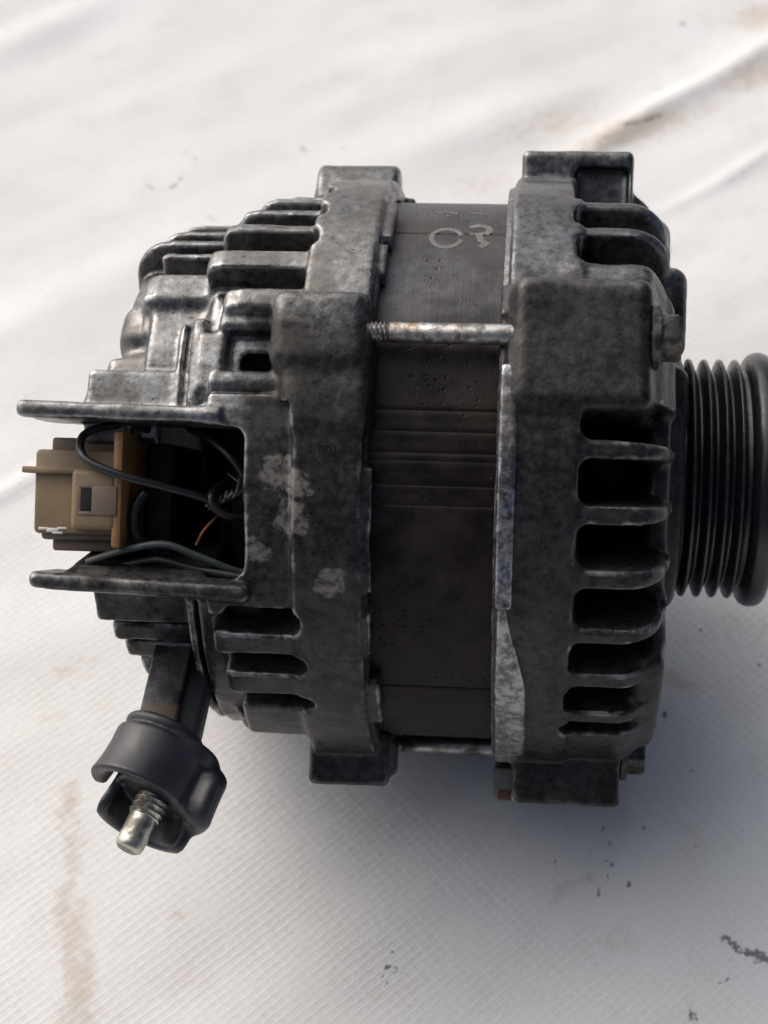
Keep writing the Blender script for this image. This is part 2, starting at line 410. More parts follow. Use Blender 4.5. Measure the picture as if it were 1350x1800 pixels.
        for a in offs:
            for ax in range(3):
                if a[ax]: continue
                b = list(a); b[ax] = 1; b = tuple(b); va, vb = val[a], val[b]
                m = (va < 0) != (vb < 0); t = np.where(m, va / np.where(m, va - vb, 1), 0)
                for q in range(3): acc[:, q] += np.where(m, a[q] + (t if q == ax else 0), 0)
                c += m
        P = acc / c[:, None] + np.stack([I, J, K], 1); P = (P * h + s.lo) * .001
        lab = np.zeros(n, np.uint8)
        best = np.full(n, 9.0, np.float32)
        for o in offs:
            v = val[o]; use = (v < 0) & (-v < best); best = np.where(use, -v, best); lab = np.where(use, s.L[I + o[0], J + o[1], K + o[2]], lab)
        F = []
        # x edges
        e = S[:-1, 1:-1, 1:-1] != S[1:, 1:-1, 1:-1]; i, j, k = np.nonzero(e); j += 1; k += 1
        q = np.stack([vid[i, j - 1, k - 1], vid[i, j, k - 1], vid[i, j, k], vid[i, j - 1, k]], 1); fl = ~S[i, j, k]; q[fl] = q[fl][:, ::-1]; F.append(q)
        e = S[1:-1, :-1, 1:-1] != S[1:-1, 1:, 1:-1]; i, j, k = np.nonzero(e); i += 1; k += 1
        q = np.stack([vid[i - 1, j, k - 1], vid[i - 1, j, k], vid[i, j, k], vid[i, j, k - 1]], 1); fl = ~S[i, j, k]; q[fl] = q[fl][:, ::-1]; F.append(q)
        e = S[1:-1, 1:-1, :-1] != S[1:-1, 1:-1, 1:]; i, j, k = np.nonzero(e); i += 1; j += 1
        q = np.stack([vid[i - 1, j - 1, k], vid[i, j - 1, k], vid[i, j, k], vid[i - 1, j, k]], 1); fl = ~S[i, j, k]; q[fl] = q[fl][:, ::-1]; F.append(q)
        F = np.concatenate(F); F = F[(F >= 0).all(1)]
        # vertex normals over the whole casting
        p0, p1, p2, p3 = (P[F[:, t]] for t in range(4)); fn = np.cross(p2 - p0, p3 - p1)
        N = np.zeros((n, 3), np.float64)
        for t in range(4):
            for q in range(3): N[:, q] += np.bincount(F[:, t], weights=fn[:, q], minlength=n)
        N /= np.linalg.norm(N, axis=1, keepdims=True) + 1e-20
        def nbr(v):     # mean over the face neighbours of every vertex
            s_ = np.zeros(n); k_ = np.zeros(n)
            for t in range(4):
                for u_ in (1, 3): s_ += np.bincount(F[:, t], weights=v[F[:, (t + u_) % 4]], minlength=n); k_ += np.bincount(F[:, t], minlength=n)
            return s_ / np.maximum(k_, 1)
        cur = -sum(N[:, q] * (nbr(P[:, q].astype(np.float64)) - P[:, q]) for q in range(3)) / (h * .001)
        for _ in range(2): cur = .5 * cur + .5 * nbr(cur)       # convexity: where edges rub bright
        fl = lab[F[:, 0]].copy(); small = np.bincount(fl, minlength=256) <= 60; fl[small[fl]] = 0
        def emit(name, sel, par):
            f = F[sel]; u, inv = np.unique(f, return_inverse=True)
            o = mesh_obj(name, P[u], inv.reshape(f.shape), alt.get(name, mat), par, True, N[u])
            if len(o.data.vertices) == len(u):
                at = o.data.attributes.new('edge', 'FLOAT', 'POINT'); at.data.foreach_set('value', cur[u].astype(np.float32))
            return o
        body = emit(body_name, fl == 0, parent)
        for i, nm in s.names.items():
            if i and (fl == i).sum() > 60: emit(nm, fl == i, body)
        s.D = s.L = None
        return body

# ------------------------------------------------------------ the alternator
root = bpy.data.objects.new('alternator', None); COL.objects.link(root)
root['label'] = 'dirty grey alternator lying on white woven tarp, ribbed black pulley at one end'
root['category'] = 'alternator'
AX = Vector((0.99539299, -0.03128148, 0.09063258)); AY = Vector((0.03141076, 0.99950656, 0.0)); AZ = Vector((-0.09058786, 0.00284684, 0.9958844))
LOC = RC @ Matrix((AX, AY, AZ)).transposed()          # local axes -> world
root.location = (0, 0, 0)
root.rotation_euler = LOC.to_euler()
OFF = LOC.transposed() @ CEN
def own(o):
    o.parent = root; o.location = OFF; return o

def on_cyl(x, a, r): a = R_(a); return (x, r * math.sin(a), r * math.cos(a))

# --- rear housing
def rear_housing():
    c = Cast((-80, -76, -76), (-2, 76, 76), 0.55)
    # shells
    c.ring(-42, -8, 0, 56.5, 2.0); c.ring(-61.5, -42, 0, 48, 4, k=1.5); 
    c.ring(-21.8, -8, 0, 64.8, 1.0, k=1.0)
    c.sec(-39, -20, 50, 62.9, -30, 11.5, .8, k=1.0)          # flat front beside the window
    # mating lip toward the stator
    c.ring(-9, -7.2, 58, 63.2, .4, k=.4)
    for a0, a1, x1 in ((-58, -44, -5.2), (36, 44, -6.2), (46, 60, -5.6), (-24, -1, -6.3), (-37, -28, -6.6), (100, 150, -5.8), (-150, -110, -5.6)):
        c.sec(-10, x1, 59, 63.8, a0, a1, .35, k=.3)
    # fins of the outer row (axial blades)
    for a0, a1, r1, x0 in ((48.0, 51.2, 63, -41), (37.0, 42.6, 63.4, -42.6), (58.5, 61, 61.5, -39), (69, 72, 61, -36.5), (80.5, 83, 61, -34)):
        c.sec(x0, -18, 50, r1, a0, a1, .8, k=.9, name='cooling_fin', xr=(-1, 1, 3.2))
    c.sec(-38.3, -18, 50, 62.5, 28.2, 33.6, 1.3, k=1.2, name='cooling_fin', xr=(-1, 1, 3))
    c.sec(-38.8, -22, 50, 60.2, 25.2, 29.5, 1.6, k=1.5)
    c.sec(-43, -37, 48, 58.5, 12, 26, 1.2, k=2)
    for a0, a1, r1, x0 in ((-38.0, -32.4, 64.3, -38), (-48.6, -42.0, 64.3, -36.5)):
        c.sec(x0, -18, 50, r1, a0, a1, .8, k=.9, name='cooling_fin', xr=(-1, 1, 1.5))
    c.sec(-34.5, -18, 48, 64.0, -66, -51.6, 1.0, k=1.0, name='cooling_fin')
    c.sec(-37, -18, 48, 60.8, -80, -62, 1.0, k=1.2)
    for a in range(94, 322, 11):
        if abs((a - 263 + 180) % 360 - 180) < 8 or abs((a - 143 + 180) % 360 - 180) < 8: continue
        if a < 278: c.sec(-41, -18, 50, 61.5, a - 1.6, a + 1.6, .8, k=.9, name='cooling_fin', xr=(-1, 1, 3))
    # rod with a round end
    c.cylx(-39.4, -22, 14.4, 58.6, 2.5, .9, k=.8)
    c.cyl(on_cyl(-37.6, 14.6, 60.2), on_cyl(-37.6, 14.6, 60.9), 1.9, k=.3, name='ejector_pad')
    # inner row: stepped blocks and fins
    c.sec(-56.8, -42, 42, 55.5, 35, 44.6, 1.3, k=1.6, name='cooling_fin', xr=(-1, 1, 2.5))
    c.sec(-54.5, -42, 42, 53.2, 18, 37, 1.2, k=3.0)
    c.sec(-65.4, -42, 40, 54.0, 7.5, 19.4, 1.0, k=1.2)
    c.sec(-61.8, -52, 38, 50.8, 28.5, 40.5, 2.0, k=2.5, xr=(-1, 1, 5)); c.sec(-63.6, -52, 38, 49.5, 18, 25.5, 2.2, k=2.0)
    c.sec(-44.4, -41.6, 48, 57.6, 10, 30, .9, k=1.2)                     # rim between the rows
    c.sec(-47.4, -46.2, 50, 54.7, 10, 30, .5, k=.9)
    for a0, a1, r1, x0, R in ((51.4, 53.8, 54.5, -55.4, 1.5), (57.5, 60.5, 54.6, -62.4, 8), (66, 69, 54.3, -60, 8), (76, 79, 54.3, -58, 7), (86, 89, 54, -57, 7)):
        c.sec(x0, -42, 42, r1, a0, a1, .8, k=1.0, name='cooling_fin', xr=(-1, 1, R))
    for a in range(98, 300, 11):
        c.sec(-60, -42, 42, 54, a - 1.5, a + 1.5, .8, k=1.0, name='cooling_fin', xr=(-1, 1, 7))
    # lower stairs
    c.sec(-64.2, -42, 40, 55, -39.2, -29, .8, k=.7, name='cooling_fin'); c.sec(-61.8, -42, 40, 53.8, -46, -39.6, .8, k=.7, name='cooling_fin')
    c.sec(-60.2, -42, 40, 53.2, -53, -46.5, .8, k=.7, name='cooling_fin'); c.sec(-57.5, -53.0, 36, 50.5, -66, -52, 1.8, k=1.0)
    c.sec(-47, -41, 40, 53.5, -66, -52, 1.5, k=1.5); c.sec(-44.6, -43.0, 48, 57.4, -82, -24, .5, k=1.0)
    c.sec(-42, -34, 48, 58.5, -82, -26, 1.2, k=1.5)
    # bolt bosses
    for i, a in enumerate((23.0, -97.0, 143.0)):
        y, z = 64.2 * math.sin(R_(a)), 64.2 * math.cos(R_(a))
        if i == 0:
            c.box(-27.3, -8, 15.5, 31.6, 47, 62.8, 3.0, k=1.6, name='bolt_boss', rot=-14)
            c.sec(-24, -8, 55, 65.6, 5, 22, 1.5, k=3)
        else:
            c.cylx(-23, -5.6, y, z, 7.2, 1.0, k=2, name='bolt_boss'); c.sec(-22, -8, 52, 65, a - 9, a + 9, 1, k=2)
    c.box(-23, -5.3, -70.2, -52, -9, 16, 1.4, k=1.5, name='mounting_lug')
    # top lug
    c.cylx(-27.4, -8.6, 63.2, -6, 7.2, 1.3, k=2.5, name='mounting_lug'); c.box(-27, -9, 50, 63, -13, 3, 1.5, k=2.5)
    c.box(-9.6, -4.8, 50, 63, -14, -4, .8, k=1)
    # window and hollow
    c.box(-90, -31.0, -24.2, 6.4, 33, 90, 3.6, 's', .6); c.box(-90, -56, -24.2, 6.4, 24, 90, 2, 's', .6)
    c.ring(-56.5, -4, 0, 45, 2, 's'); c.ring(-39, -2, 0, 52.5, 1.5, 's'); c.ring(-14, 2, 0, 60.3, .3, 's')
    # air holes between the fins of the outer row
    for a0, a1, xa, xb in ((42.4, 48.2, -36, -20.6), (34.2, 37.2, -36, -22.3), (17.4, 21.6, -34.2, -27.6), (-32.8, -28.2, -29.6, -20.6), (-42.3, -37.8, -28.6, -19.8), (-52.4, -48.6, -27, -19.2),
                           (51.8, 58, -35, -20), (61.6, 68.5, -34, -20), (72.5, 80, -33, -20)):
        c.slot(xa, xb, 45, 68, a0, a1, 2.6 if a1 - a0 > 4.3 else 1.8)
    for a0, a1, xa, xb in ((-32.9, -28.0, -36, -20.4), (-42.4, -37.7, -35.4, -19.6), (-52.5, -48.3, -33.8, -19.0), (42.2, 48.4, -40.6, -20.4), (34, 37.4, -42, -22.2)):
        c.slot(xa, xb, 57, 70, a0, a1, 2.4)
    for a in range(94, 270, 11):
        if not 132 < a + 5.5 < 154: c.slot(-35, -20, 45, 68, a + 2, a + 9, 2.5)
    c.slot(-53, -46, 40, 70, 47, 50.5, 1); 
    # wall behind the connector
    c.box(-66, -56, 2, 12, 30, 52, 1.2, k=1)
    # bracket arms of the window
    c.box(-76.6, -30, 6.3, 9.7, 38, 63.6, 1.4, k=1.2, name='bracket_arm', shear=(-.012, 0))
    c.box(-74.0, -30, -27.6, -24.2, 42, 60.6, 1.5, k=1.2, name='bracket_arm', shear=(-.03, 0))
    c.box(-67, -40, -23.6, -20.0, 24, 58, 1.0, k=1.5, shear=(-.03, -.20))
    # bolt holes, step line on the front
    c.sec(-36, -22.3, 63.0, 68, -6.5, 9.5, .5, 's', .5)
    c.rough(.10, 6.0); c.rough(.03, 1.8)
    return c.build('rear_housing', M_REAR, root)
own(rear_housing())

# --- raised casting number on the band
def cast_number():
    cu = bpy.data.curves.new('cast_number', 'FONT'); cu.body = '(02)'; cu.size = .0022; cu.extrude = .00012; cu.align_x = 'CENTER'
    t = bpy.data.objects.new('tmp_text', cu); COL.objects.link(t)
    dg = bpy.context.evaluated_depsgraph_get(); me = bpy.data.meshes.new_from_object(t.evaluated_get(dg)); bpy.data.objects.remove(t)
    o = bpy.data.objects.new('cast_number', me); COL.objects.link(o); me.materials.clear(); me.materials.append(M_REAR)
    for v in me.vertices: v.co = Vector((v.co.x - .0150, v.co.y + .0012, v.co.z + .06488))
    return o
own(cast_number())

# --- front housing
def front_housing():
    c = Cast((14, -78, -76), (58, 78, 76), 0.55)
    c.ring(18.6, 49.5, 0, 64.2, 7.5); c.ring(18.6, 33, 0, 65.0, .9, k=.5); c.ring(17.2, 20.2, 0, 63.4, .5, k=.6)
    c.ring(44, 51.5, 0, 57, 4, k=2); c.ring(45, 55.5, 0, 29, 2, k=2)
    c.sec(17.2, 20.4, 55, 64.6, 26.5, 33.4, .8, k=.6)
    c.ring(13, 47.5, 0, 53.5, 4, 's'); c.ring(13, 24, 0, 60.3, .3, 's')
    c.ring(40, 60, 0, 12, .5, 's')
    # slots between the cooling ribs
    sl = [(50.2, 57.2, 31), (38.8, 46.8, 31.5), (4.8, 11.2, 33), (-6.4, 1.0, 33), (-17.6, -10.2, 33), (-28.8, -21.8, 33), (-39.0, -32.6, 32.4), (-49.6, -43.2, 31.8), (-57.2, -53.8, 31.2)]
    for a0, a1, x0 in sl:
        c.slot(x0, 70, 40, 75, a0 - .45, a1 + .45, 2.6)
    for a in range(72, 290, 11):
        if min(abs(a - 95), abs(a - 143), abs(a - 263)) > 9: c.slot(32, 70, 40, 75, a - 3.4, a + 3.4, 2.4)
    # ribs again as named blades, with rounded shoulders
    for a0, a1 in ((57.4, 60.2), (47.0, 50.0), (1.2, 4.6), (-10.0, -6.6), (-21.6, -17.8), (-32.4, -29.0), (-43.0, -39.2), (-53.6, -49.8)):
        low = a0 < -36
        c.sec(27, 46.5 if low else 50.6, 38, 64.2 if not low else 63.8, a0 + .25, a1 - .25, .9, k=.6, name='cooling_rib', xr=(1, 1, 8.0 if not low else 6))
    for a in range(77, 285, 11):
        if min(abs(a - 95), abs(a - 143), abs(a - 263)) > 9: c.sec(30, 50.5, 38, 64, a - 1.7, a + 1.7, .8, k=.6, name='cooling_rib', xr=(1, 1, 8))
    # face plate the ribs run into, hub
    c.ring(46.5, 51.2, 12, 50, 2, k=2); c.ring(46, 55.5, 12, 29, 2, k=2)
    c.sec(45, 51.6, 40, 61, -76, -38, 2.5, k=2)
    # bolt bosses
    c.box(19.6, 46.3, 8.0, 34.6, 41, 63.0, 2.8, k=2.0, name='bolt_boss', rot=-14)
    c.sec(30, 46, 50, 64.4, 26, 38.4, 1, k=3)
    for a in (-97.0, 143.0):
        y, z = 64 * math.sin(R_(a)), 64 * math.cos(R_(a)); c.cylx(18.6, 44.6, y, z, 7.8, 1.2, k=2, name='bolt_boss')
    c.box(21.6, 44.8, -71.8, -54, -14, 19, 1.3, k=1.2, name='mounting_lug')
    c.sec(29.6, 44.6, 50, 63.6, -80, -57.5, 1.2, k=1)
    # top lug with a pocket in its near side
    c.sec(31.2, 62, 57.5, 80, 60.6, 90, .8, 's', .8)
    c.box(19.6, 44.6, 55, 72.9, -16, 3.0, 1.5, k=1.5, name='mounting_lug'); c.box(31.5, 43.6, 56.5, 69.2, -1.0, 14, 1.6, 's', .8)
    c.box(19, 32, 58, 65.8, -10, 8, 1.2, k=1.5)
    c.box(46, 54.6, 23, 42.3, 16, 36, 3.2, k=1.5, name='bearing_ear'); c.box(49, 56.3, 10, 22.5, 14, 27, 2.5, k=2)
    c.box(46, 52.5, 38, 56, -4, 12, 3.0, k=2)
    c.ring(40, 60, 0, 12, .5, 's')
    c.rough(.08, 6.0); c.rough(.03, 1.8)
    b = c.build('front_housing', M_FRONT, root)
    for q in range(2):
        e = Cast((14, -70, 15), (28, 26, 72), .4)
        if q == 0: e.sec(17.6, 21.2, 59, 65.6, -25.5, 17.2, .8, k=.5)
        else:
            def fn(x, y, z):    # bar that widens smoothly toward its lower end
                r = np.sqrt(y * y + z * z); a = np.degrees(np.arctan2(y, z)); t = np.clip((-24 - a) / 20, 0, 1); t = t * t * (3 - 2 * t)
                x1 = 20.2 + 4.1 * t; r1 = 65.4 + .9 * t; rd = 1.0
                qx = np.abs(x - (18 + x1) / 2) - (x1 - 18) / 2 + rd; qr = np.abs(r - (59 + r1) / 2) - (r1 - 59) / 2 + rd
                qa = (np.abs(a + 47) - 24.5) * 1.14 + rd
                o = np.sqrt(np.maximum(qx, 0) ** 2 + np.maximum(qr, 0) ** 2 + np.maximum(qa, 0) ** 2)
                return o + np.minimum(np.maximum(np.maximum(qx, qr), qa), 0) - rd
            e.op((17, 26, -66, -20, 16, 66), fn, 'u', 0)
        e.rough(.06, 5.0); e.rough(.035, 1.5)
        e.build('edge_rib', M_WORN, b)['label'] = 'worn bright rib widening along the housing edge' if q else 'thin worn rib along the housing edge'
    return b
own(front_housing())

# --- stator ring with weld grooves
def stator():
    na = 1440; A = np.linspace(0, 2 * np.pi, na, endpoint=False); d = np.degrees(A); r = np.full(na, 60.0)
    for g, wd, dp in ((53.4, .3, .4), (9.7, .22, .3), (5.7, .2, .25), (1.7, .25, .25), (.2, .2, .2), (-4.2, .2, .28), (-7.9, .22, .32), (-49, .25, .3), (103, .4, .5), (163, .4, .5), (223, .4, .5)):
        dd = np.abs((d - g + 180) % 360 - 180); r -= dp * np.exp(-(dd / wd) ** 2); r += .04 * np.exp(-((dd - 1.1) / .5) ** 2)
    xs = [-13, -12.6, -6, 0, 6, 12, 17, 22.6, 23]; rd = [-.5, 0, 0, 0, 0, 0, 0, 0, -.5]
    V = []; 
    for x, q in zip(xs, rd): V.append(np.stack([np.full(na, x), (r + q) * np.sin(A), (r + q) * np.cos(A)], 1))
    for x in (23, -13): V.append(np.stack([np.full(na, x), 49 * np.sin(A), 49 * np.cos(A)], 1))
    V = np.concatenate(V) * .001; k = len(xs) + 2; i = np.arange(na); i2 = (i + 1) % na; F = []
    for j in range(k):
        j2 = (j + 1) % k; F.append(np.stack([j * na + i, j2 * na + i, j2 * na + i2, j * na + i2], 1))
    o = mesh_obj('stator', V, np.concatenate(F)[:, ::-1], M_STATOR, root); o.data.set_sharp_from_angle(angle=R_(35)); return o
st = own(stator())

def stroke(pts, wd, name, r=60.06):
    """a painted stroke lying on the stator; pts are (x mm, angle deg)"""
    C = catmull([(p[0], p[1] * r * math.pi / 180) for p in pts], 8); vs = []; fs = []
    for i, p in enumerate(C):
        t = C[min(i + 1, len(C) - 1)] - C[max(i - 1, 0)]; t = t / (np.linalg.norm(t) + 1e-9); nrm = np.array([-t[1], t[0]])
        ww = wd * (1 + .25 * math.sin(i * 1.7) + .2 * rng.rand())
        for q in (-1, 1):
            u = p + q * ww / 2 * nrm; vs.append(np.array(on_cyl(u[0], math.degrees(u[1] / r), r)) * .001)
    for i in range(len(C) - 1): fs.append((2 * i, 2 * i + 1, 2 * i + 3, 2 * i + 2))
    return vs, fs
def marks():
    V = []; F = []
    S = [([(5.0 + 3.1 * math.cos(t), 51.6 + 3.6 * math.sin(t)) for t in np.linspace(.25, 6.1, 16)], 1.0),
         ([(2.4, 64.0), (4.2, 65.3), (6.6, 63.6)], .7), ([(9.6, 64), (11.5, 64.4), (13.0, 63.9)], .7),
         ([(9.6, 56.2), (11.4, 57.0), (13.2, 56.4), (13.8, 54.8), (12.8, 53.2)], 1.3), ([(9.8, 53.2), (12, 53.5), (13.8, 53.6)], .7),
         ([(11.6, 53.4), (12.2, 50.6), (13.2, 49.6), (12.0, 48.2)], 1.3)]
    for p, wd in S:
        v, f = stroke(p, wd, ''); b = len(V); V += v; F += [tuple(b + q for q in ff) for ff in f]
    o = mesh_obj('paint_mark', V, F, M_CHALK, st, False); return o
marks()

# --- through bolts
def through_bolt(a, first):
    y, z = 64 * math.sin(R_(a)), 64 * math.cos(R_(a))
    b = lathe('through_bolt', [(-4.2, 1.9), (-4.0, 2.05), (20, 2.05), (47, 2.05)], M_BOLT, root, (1, 0, 0), (0, y, z), 40); own(b)
    def thr(s, r, t): return 1.92 + .24 * (abs(((s / .85 - t / (2 * math.pi)) % 1) * 2 - 1) - .5) * 2
    lathe('bolt_thread', [(-16 + i * .12, 2.2) for i in range(100)], M_BOLT, b, (1, 0, 0), (0, y, z), 32, True, thr)
    lathe('washer', [(46.0, 3.0), (46.0, 5.8), (46.3, 6.2), (47.4, 6.2), (47.7, 5.8), (47.7, 3.0)], M_HEAD, b, (1, 0, 0), (0, y, z), 48)
    def hexr(s, r, t):
        q = ((t + .35) % (math.pi / 3)) - math.pi / 6; return min(r / math.cos(q) * .9, r * 1.0) if r > 3 else r
    lathe('bolt_head', [(47.7, 4.9), (51.0, 4.9), (51.6, 4.4), (51.7, 3.6), (51.4, 2.6)], M_HEAD, b, (1, 0, 0), (0, y, z), 72, True, hexr)
    return b
for i, a in enumerate((23.0, -97.0, 143.0)): through_bolt(a, i == 0)

# --- pulley
def pulley():
    P = [(51.5, 14), (52.6, 20), (52.8, 25.6)]
    x = 53.2
    for i in range(5):
        xc = 54.6 + 3.38 * i
        P += [(xc - 1.3, 24.2 if i else 25.0), (xc - .62, 26.05), (xc - .42, 26.5), (xc - .2, 26.68), (xc, 26.72), (xc + .2, 26.68), (xc + .42, 26.5), (xc + .62, 26.05), (xc + 1.3, 24.2), (xc + 1.5, 23.9), (xc + 1.88, 23.9)]
    P = P[:-2]
    for t in np.linspace(0, 1, 12): P.append((70.2 + 2.9 * (1 - math.cos(math.pi * t)), 24.4 + 4.0 * math.sin(math.pi * t) ** .55))
    P += [(77.0, 22), (75.5, 20), (75.5, 11)]
    b = lathe('pulley', P, M_PULLEY, root, (1, 0, 0), (0, 0, 0), 160)
    b.data.set_sharp_from_angle(angle=R_(50))
    lathe('shaft_nut', [(75.5, 10.5), (82, 10.5), (83, 9.5), (83, 8)], M_HEAD, b, (1, 0, 0), (0, 0, 0), 60, True, lambda s, r, t: r / math.cos(((t) % (math.pi / 3)) - math.pi / 6) * .9)
    lathe('shaft', [(40, 8.4), (88, 8.4), (89, 7.6)], M_BOLT, b, (1, 0, 0), (0, 0, 0), 40)
    return b
own(pulley())

# --- rotor with fan seen through the slots
def rotor():
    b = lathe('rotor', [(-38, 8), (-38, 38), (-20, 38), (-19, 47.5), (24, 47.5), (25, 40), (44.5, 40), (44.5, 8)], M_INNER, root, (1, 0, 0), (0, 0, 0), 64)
    for k in range(11):
        a = 2 * math.pi * k / 11 + .1; bm = bmesh.new(); pr = []
        for t in np.linspace(0, 1, 7):
            rr = 38 + 13 * t; q = a + .55 * t; pr.append((rr * math.sin(q), rr * math.cos(q)))
        vs = [[bm.verts.new((x * .001, p[0] * .001, p[1] * .001)) for p in pr] for x in (28, 42)]
        for i in range(6): bm.faces.new((vs[0][i], vs[0][i + 1], vs[1][i + 1], vs[1][i]))
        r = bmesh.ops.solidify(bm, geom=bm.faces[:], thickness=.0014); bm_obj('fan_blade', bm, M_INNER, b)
    return b
own(rotor())

# --- plug connector in the window
def connector():
    def bx(n, d, m, p, **k): return box_obj(n, d, m, p, **k)
    b = bmesh.new()
    add_box(b, -74.6, -57, -16.2, 0.6, 30, 55.6, bev=1.0); o = bm_obj('connector', b, M_TAN, root)
    bx('top_ledge', (-72.6, -57, -0.5, 3.2, 34, 51), M_TAN2, o, bev=.6)
    bx('lip', (-76.8, -60, -4.2, -2.9, 36, 57.2), M_TAN, o, bev=.4)
    bx('latch_clip', (-66.2, -57.2, -15.2, -3.2, 50, 58.8), M_TAN, o, bev=1.1, seg=3)
    b = bmesh.new()
    for d in ((-61.9, -56.9, -12.2, -6.4, 50, 59.1), (-65.0, -64.0, -12.2, -6.4, 50, 59.0), (-64.6, -61.5, -6.9, -6.2, 50, 59.05), (-64.6, -61.5, -12.3, -11.5, 50, 59.05)): add_box(b, *d, bev=.18)
    bm_obj('latch_step', b, M_TAN2, o)
    bx('latch_hole', (-64.0, -61.9, -11.5, -6.9, 52, 58.95), M_INNER, o, bev=.05)
    bx('under_ledge', (-73.4, -57, -17.4, -14.8, 34, 54.2), M_TAN2, o, bev=.8)
    bx('under_ledge', (-71.6, -57, -19.6, -17.0, 34, 52), M_TAN2, o, bev=.6)
    bx('collar', (-58.0, -56.0, -18.6, 4.6, 30, 58.6), M_ORANGE, o, bev=.7)
    b = bmesh.new()
    for x0, x1, y0, y1 in ((-73.4, -71.4, -15.5, -14.9), (-71.8, -69.2, -15.9, -15.0), (-69.6, -67.6, -15.3, -14.8), (-70.6, -68.4, -16.2, -15.7)): add_box(b, x0, x1, y0, y1, 54, 55.75, bev=.2)
    bm_obj('scraped_patch', b, M_WHITE, o)
    return o
own(connector())
own(box_obj('brush_holder', (-55.6, -50, -22, 3, 8, 40), M_BRUSH, root, bev=1.5))
own(box_obj('terminal_tab', (-56.0, -53.0, 4.0, 6.2, 40, 44), M_WHITE, root, bev=.3))
W = [('wire', [(-54, 5.5, 46), (-59, 6.0, 52), (-64.6, 3.6, 56), (-63.4, -1.0, 59.6), (-56, -4.2, 60), (-48, -6.2, 57), (-40, -8.5, 53), (-36, -12, 50), (-30, -12.5, 49)], .85, M_WIRE),
     ('wire', [(-46, 6, 44), (-41, 4, 50), (-36, 0.5, 53), (-33.2, -3.5, 52), (-33, -9, 50), (-33.5, -14, 44)], .8, M_WIRE),
     ('wire', [(-36.5, -4, 46), (-39.2, -7, 52), (-38.6, -10, 53), (-35, -11.8, 52), (-30, -11.4, 48)], .9, M_WIRE),
     ('wire', [(-53, -7.5, 52), (-54.6, -11, 53), (-54.2, -16, 53), (-51, -19, 50)], 1.2, M_WIRE),
     ('wire', [(-64, -21.6, 53), (-56, -19.0, 55), (-48, -17.6, 55), (-41, -20, 53), (-34, -22.6, 50), (-29, -23, 46)], .75, M_WIRE2),
     ('wire', [(-58, -22.4, 50), (-50, -20.8, 52), (-42, -22.4, 52), (-33, -23.6, 52)], .8, M_WIRE),
     ('wire', [(-37.8, -11, 50), (-40.6, -14.5, 52), (-42.2, -17.6, 52)], .35, M_COPPER),
     ('wire', [(-37, -3, 48), (-34.6, -4.2, 53), (-32.6, -6, 51)], .16, M_GREYST), ('wire', [(-37.2, -8.4, 51), (-35, -7.2, 54), (-32.4, -6.4, 51)], .16, M_GREYST),
     ('wire', [(-34.4, -2.4, 50), (-33.8, -4.6, 53), (-34.6, -7.4, 51)], .14, M_GREYST)]
for k in range(4):      # frayed twisted bundle at the brush lead
    W.append(('wire', [(-40 + 1.6 * t + .9 * math.cos(2.2 * t + k * 1.57), -9.6 + .9 * t + .9 * math.sin(2.2 * t + k * 1.57), 50.5 + .8 * math.cos(2.2 * t + k * 1.57)) for t in np.linspace(0, 5.2, 9)], .42, M_WIRE if k % 2 else M_WIRE2))
for n, p, r, m in W: own(tube(n, p, r, m, root))

# --- output terminal: strap, insulator, threaded stud
def terminal():
    bm = bmesh.new()
    A0 = np.array([-51.2, -43.2, 36]); A1 = np.array([-53.0, -58.5, 42.5])
    F = frame_of(A1 - A0); L = np.linalg.norm(A1 - A0)
    rot = Matrix.Translation(A0) @ F.to_4x4()
    # strap: flat bar along its own x
    add_box(bm, -6, L + 2, -2.8, 4.9, -1.4, 1.4, bev=.5, rot=rot)
    o = bm_obj('terminal_strap', bm, M_STRAP, root)
    bm = bmesh.new(); add_box(bm, -4, L + 4, -3.0, 9.2, -11, -2, bev=1.0, rot=rot); bm_obj('strap_support', bm, M_BLACK, o)
    d = np.array([-.30, -.80, .52]); d /= np.linalg.norm(d)
    tip = np.array([-52.3, -77.4, 60.0])
    base = tip - d * 26
    def thr(s, r, t): return r + (.32 * (abs(((s / 1.25 - t / (2 * math.pi)) % 1) * 2 - 1) - .5) * 2 if s < 18.6 else 0)
    prof = [(i * .16, 3.15) for i in range(118)] + [(18.9, 2.9), (24.8, 2.9), (25.6, 2.6), (26, 2.1)]
    lathe('threaded_stud', prof, M_STUD, o, d, base, 48, True, thr)
    # insulator, in a frame with X along the stud
    c = Cast((-24, -18, -18), (14, 18, 18), 0.4)
    Fr = frame_of(d)
    return o, d, tip
term, sd, stip = terminal(); own(term)

